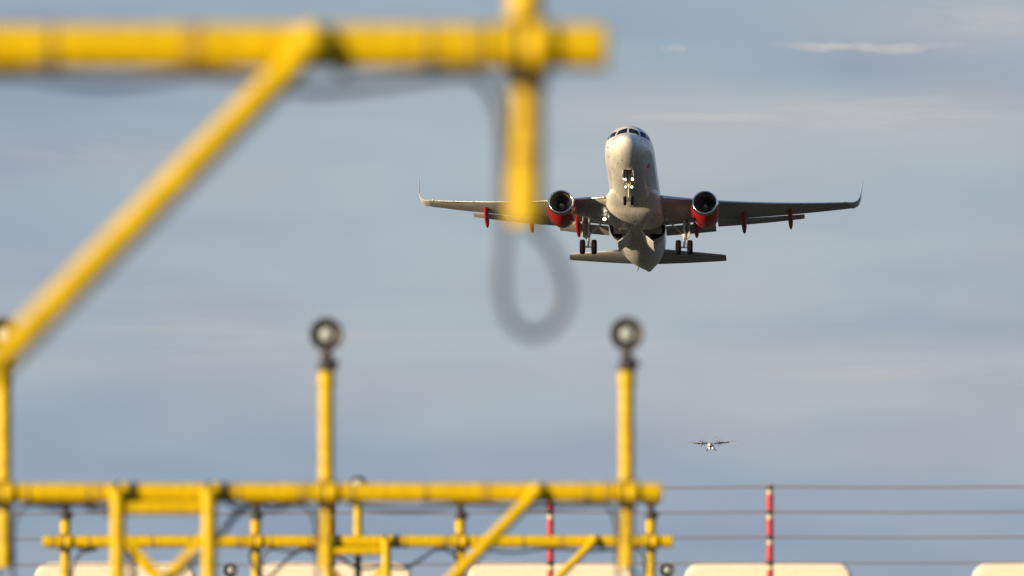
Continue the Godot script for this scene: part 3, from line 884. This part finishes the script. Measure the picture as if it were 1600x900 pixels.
	slack_cable("dark cable bending down beside the tall-lamp frame's leg to the X brace", fa, P([[0.62, -0.05, -0.03], [0.45, -0.045, -0.03], [0.38, -0.06, -0.03], [0.31, -0.12, -0.02], [0.25, -0.20, -0.02], [0.17, -0.28, -0.01], [0.08, -0.36, -0.01], [0.02, -0.46, 0.0], [-0.02, -1.0, 0.0]]), "cables on the light frames", 0.014)
	slack_cable("thin dark cable arching under the short-post frame beside its legs", fb, P([[-0.72, -0.06, -0.05], [-0.78, -0.10, -0.05], [-0.70, -0.26, -0.05], [-0.62, -0.24, -0.05], [-0.48, -0.10, -0.04], [-0.36, -0.05, -0.04], [-0.24, -0.07, -0.04], [-0.12, -0.12, -0.03], [0.0, -0.19, -0.05], [0.18, -0.18, -0.03], [0.34, -0.19, -0.03], [0.45, -0.13, -0.03], [0.56, -0.06, -0.03], [0.66, -0.07, -0.03], [0.71, -0.14, -0.04], [0.72, -0.40, -0.04]]), "cables on the light frames", 0.012)
	slack_cable("thin dark cable hanging from the short-post frame's far end", fb, P([[-2.02, -0.05, -0.03], [-1.88, -0.052, -0.03], [-1.99, -0.08, -0.04], [-2.05, -0.16, -0.05], [-2.07, -0.3, -0.06], [-2.08, -0.5, -0.06]]), "cables on the light frames")

	# fence of red posts and wires with cream blocks behind it
	var fd_ := 104.0
	var mpp := fd_ / F
	var post_px := [-160.0, 180.0, 519.0, 860.0, 1203.0, 1650.0]
	var post_names := ["red banded fence post beyond the blurred frame's post", "red banded fence post behind the tall-lamp frame's leg", "red banded fence post beside the tall-lamp frame's middle post", "red banded fence post behind the crossbars, next to the long brace", "red banded fence post standing clear of the yellow frames", "red banded fence post at the farthest cream block"]
	var wire_py := [762.0, 801.0, 840.5, 880.5]
	for i in post_px.size():
		var base := at_px(post_px[i], 757, fd_)
		var foot := ground_height(fd_)
		var t := thing("fence_post", post_names[i], "fence post", Transform3D(Basis(), Vector3(base.x, foot, base.z)), "red fence posts")
		var top := base.y - foot
		part("post", Geo.new().bar(Vector3(0, -0.1, 0), Vector3(0, top, 0), 0.028, 14), M.post_cream, t)
		for k in wire_py.size():
			var y: float = at_px(0, wire_py[k], fd_).y - foot
			part("insulator", Geo.new().bar(Vector3(0, y - 0.020, 0), Vector3(0, y + 0.024, 0), 0.033, 14).ball(Vector3(0, y, 0.036), 0.014), M.black, t)
			part("red_band", Geo.new().bar(Vector3(0, y - 0.212, 0), Vector3(0, y - 0.058, 0), 0.032, 14), M.post_red, t)
	var wire_names := ["topmost wire of the fence, level with the red post's tip", "second wire of the fence, counted from its top", "third wire of the fence, counted from its top", "lowest wire of the fence, along the cream blocks' tops"]
	for k in wire_py.size():
		var t := thing("fence_wire", wire_names[k], "wire", Transform3D(), "fence wires")
		var pts := PackedVector3Array()
		for i in post_px.size():
			var a := at_px(post_px[i], wire_py[k], fd_) + Vector3(0, 0, 0.042)
			a.y = at_px(800, wire_py[k], fd_).y + (post_px[i] - 800.0) * 0.000012
			pts.append(a)
			if i < post_px.size() - 1:
				var b := at_px((post_px[i] + post_px[i + 1]) / 2.0, wire_py[k], fd_) + Vector3(0, 0, 0.042)
				b.y = a.y - 0.004
				pts.append(b)
		part("wire", Geo.new().tube(smooth_path(pts, 4), 0.0074, 8), M.wire, t)
	var blocks := [[60, 303, "cream block behind the tall-lamp frame's two legs"], [404, 641, "cream block behind the short-post frame's legs"], [735, 986, "cream block behind the long yellow brace"], [1074, 1326, "cream block behind the red post that stands clear"], [1524, 1776, "cream block farthest along the fence from the yellow frames"]]
	for b in blocks:
		var d := fd_ + 4.9
		var a := at_px(b[0], 880, d)
		var c := at_px(b[1], 880, d)
		var foot := ground_height(d)
		var h := a.y - foot + 0.004
		var w := c.x - a.x
		var t := thing("concrete_block", b[2], "barrier block", Transform3D(Basis(), Vector3((a.x + c.x) / 2.0, foot, a.z)), "cream blocks behind the fence")
		var rows := []
		for q in [[-0.05, 0.0], [h - 0.115, 0.0], [h - 0.085, 0.012], [h - 0.05, 0.035], [h - 0.022, 0.068], [h - 0.006, 0.100], [h, 0.135]]:
			var ring := PackedVector3Array()
			var x: float = w / 2.0 + 0.02 - q[1]
			var z: float = 0.30 - minf(q[1], 0.09) * 0.8
			for p in [[x - 0.04, -z], [x - 0.012, -z + 0.012], [x, -z + 0.04], [x, z - 0.04], [x - 0.012, z - 0.012], [x - 0.04, z], [-x + 0.04, z], [-x + 0.012, z - 0.012], [-x, z - 0.04], [-x, -z + 0.04], [-x + 0.012, -z + 0.012], [-x + 0.04, -z]]:
				ring.append(Vector3(p[0], q[0], p[1]))
			rows.append(ring)
		part("body", Geo.new().loft(rows), M.block, t)
		part("moulding", Geo.new().bar(Vector3(-w / 2.0 + 0.05, h - 0.075, 0.285), Vector3(w / 2.0 - 0.05, h - 0.075, 0.285), 0.012, 10), M.block, t)

	# aircraft
	var jet_basis := Basis(Vector3.UP, deg_to_rad(-3.5)) * Basis(Vector3.RIGHT, deg_to_rad(-16.1)) * Basis(Vector3.BACK, deg_to_rad(-0.5))
	var crown := at_px(982.5, 196.5, 901.0)
	var jet := make_jet(Transform3D(jet_basis, crown - jet_basis * L(0, 1.64, 3.1)))
	beam(jet.transform * L(0.0, -2.24, 4.6), jet_basis * Vector3(0, -0.05, 1), "taxi_beam")
	beam(jet.transform * L(-2.5, -1.82, 15.5), jet_basis * Vector3(0, -0.05, 1), "landing_beam")
	var tp_basis := Basis(Vector3.UP, deg_to_rad(-4.0)) * Basis(Vector3.RIGHT, deg_to_rad(-1.0)) * Basis(Vector3.BACK, deg_to_rad(1.2))
	var tp := make_turboprop(Transform3D(tp_basis, at_px(1111, 696.5, 5750.0)))
	beam(tp.transform * Vector3(0, -1.25, 3.6), tp_basis * Vector3(0, -0.05, 1), "far_landing_beam")

	# thin bright cloud streaks, far off
	var rng := RandomNumberGenerator.new()
	rng.seed = 5
	var streak := []
	for i in 46:
		var u := rng.randf()
		var deep := 4.0 + 19.0 * exp(-pow((u - 0.66) / 0.17, 2)) + 10.0 * exp(-pow((u - 0.36) / 0.18, 2))
		var h := rng.randf_range(0.25, 0.5) * deep
		streak.append([1195.0 + 300.0 * u, 66.0 + rng.randf_range(0.0, 2.0) + h + rng.randf() * maxf(0.0, deep - 2.0 * h), rng.randf_range(12.0, 40.0), h])
	cloud("long bright streak of cloud with a ragged lower edge", streak, 30000.0, 0.00026)
	var wisp := []
	for i in 6:
		wisp.append([1050.0 + rng.randf_range(-16.0, 16.0), 75.0 + rng.randf_range(-2.0, 2.0), rng.randf_range(6.0, 13.0), rng.randf_range(1.5, 3.5)])
	cloud("small bright cloud wisp beside the jet's sky, level with the long streak", wisp, 30000.0, 0.00045)
	var veils := [[1090.0, 184.0, 170.0, 9.0, 18, 0.00016, "faint narrow cloud band just above the jet's nose, reaching towards its wing"], [1420.0, 178.0, 260.0, 34.0, 34, 0.00010, "wide faint mauve cloud veil under the long bright streak"],
		[1560.0, 34.0, 170.0, 30.0, 26, 0.00012, "faint cloud veil above the long bright streak's end"], [1380.0, 560.0, 330.0, 60.0, 34, 0.00006, "wide faint cloud veil over the far propeller plane"], [330.0, 520.0, 360.0, 44.0, 34, 0.00006, "wide faint cloud veil behind the tall lamps"], [150.0, 240.0, 120.0, 24.0, 16, 0.00007, "faint slanting cloud patch behind the blurred diagonal brace"]]
	for q in veils:
		var puffs := []
		for i in q[4]:
			puffs.append([q[0] + rng.randfn(0.0, 0.5) * q[2], q[1] + rng.randfn(0.0, 0.45) * q[3], q[2] * rng.randf_range(0.2, 0.6), rng.randf_range(0.08, 0.28) * q[3] + 1.5])
		cloud(q[6], puffs, 30000.0 + q[1], q[5])

func cloud(label: String, puffs: Array, d: float, density: float) -> void:
	var t := thing("cloud", label, "cloud", Transform3D(Basis(), at_px(puffs[0][0], puffs[0][1], d)))
	var m := FogMaterial.new()
	m.density = density
	m.albedo = Color(0.97, 0.94, 0.93)
	for p in puffs:
		var f := FogVolume.new()
		f.name = "puff"
		f.shape = RenderingServer.FOG_VOLUME_SHAPE_ELLIPSOID
		f.size = Vector3(p[2] * 2.0 * d / F, p[3] * 2.0 * d / F, 320.0)
		f.material = m
		t.add_child(f, true)
		f.position = at_px(p[0], p[1], d) - t.position
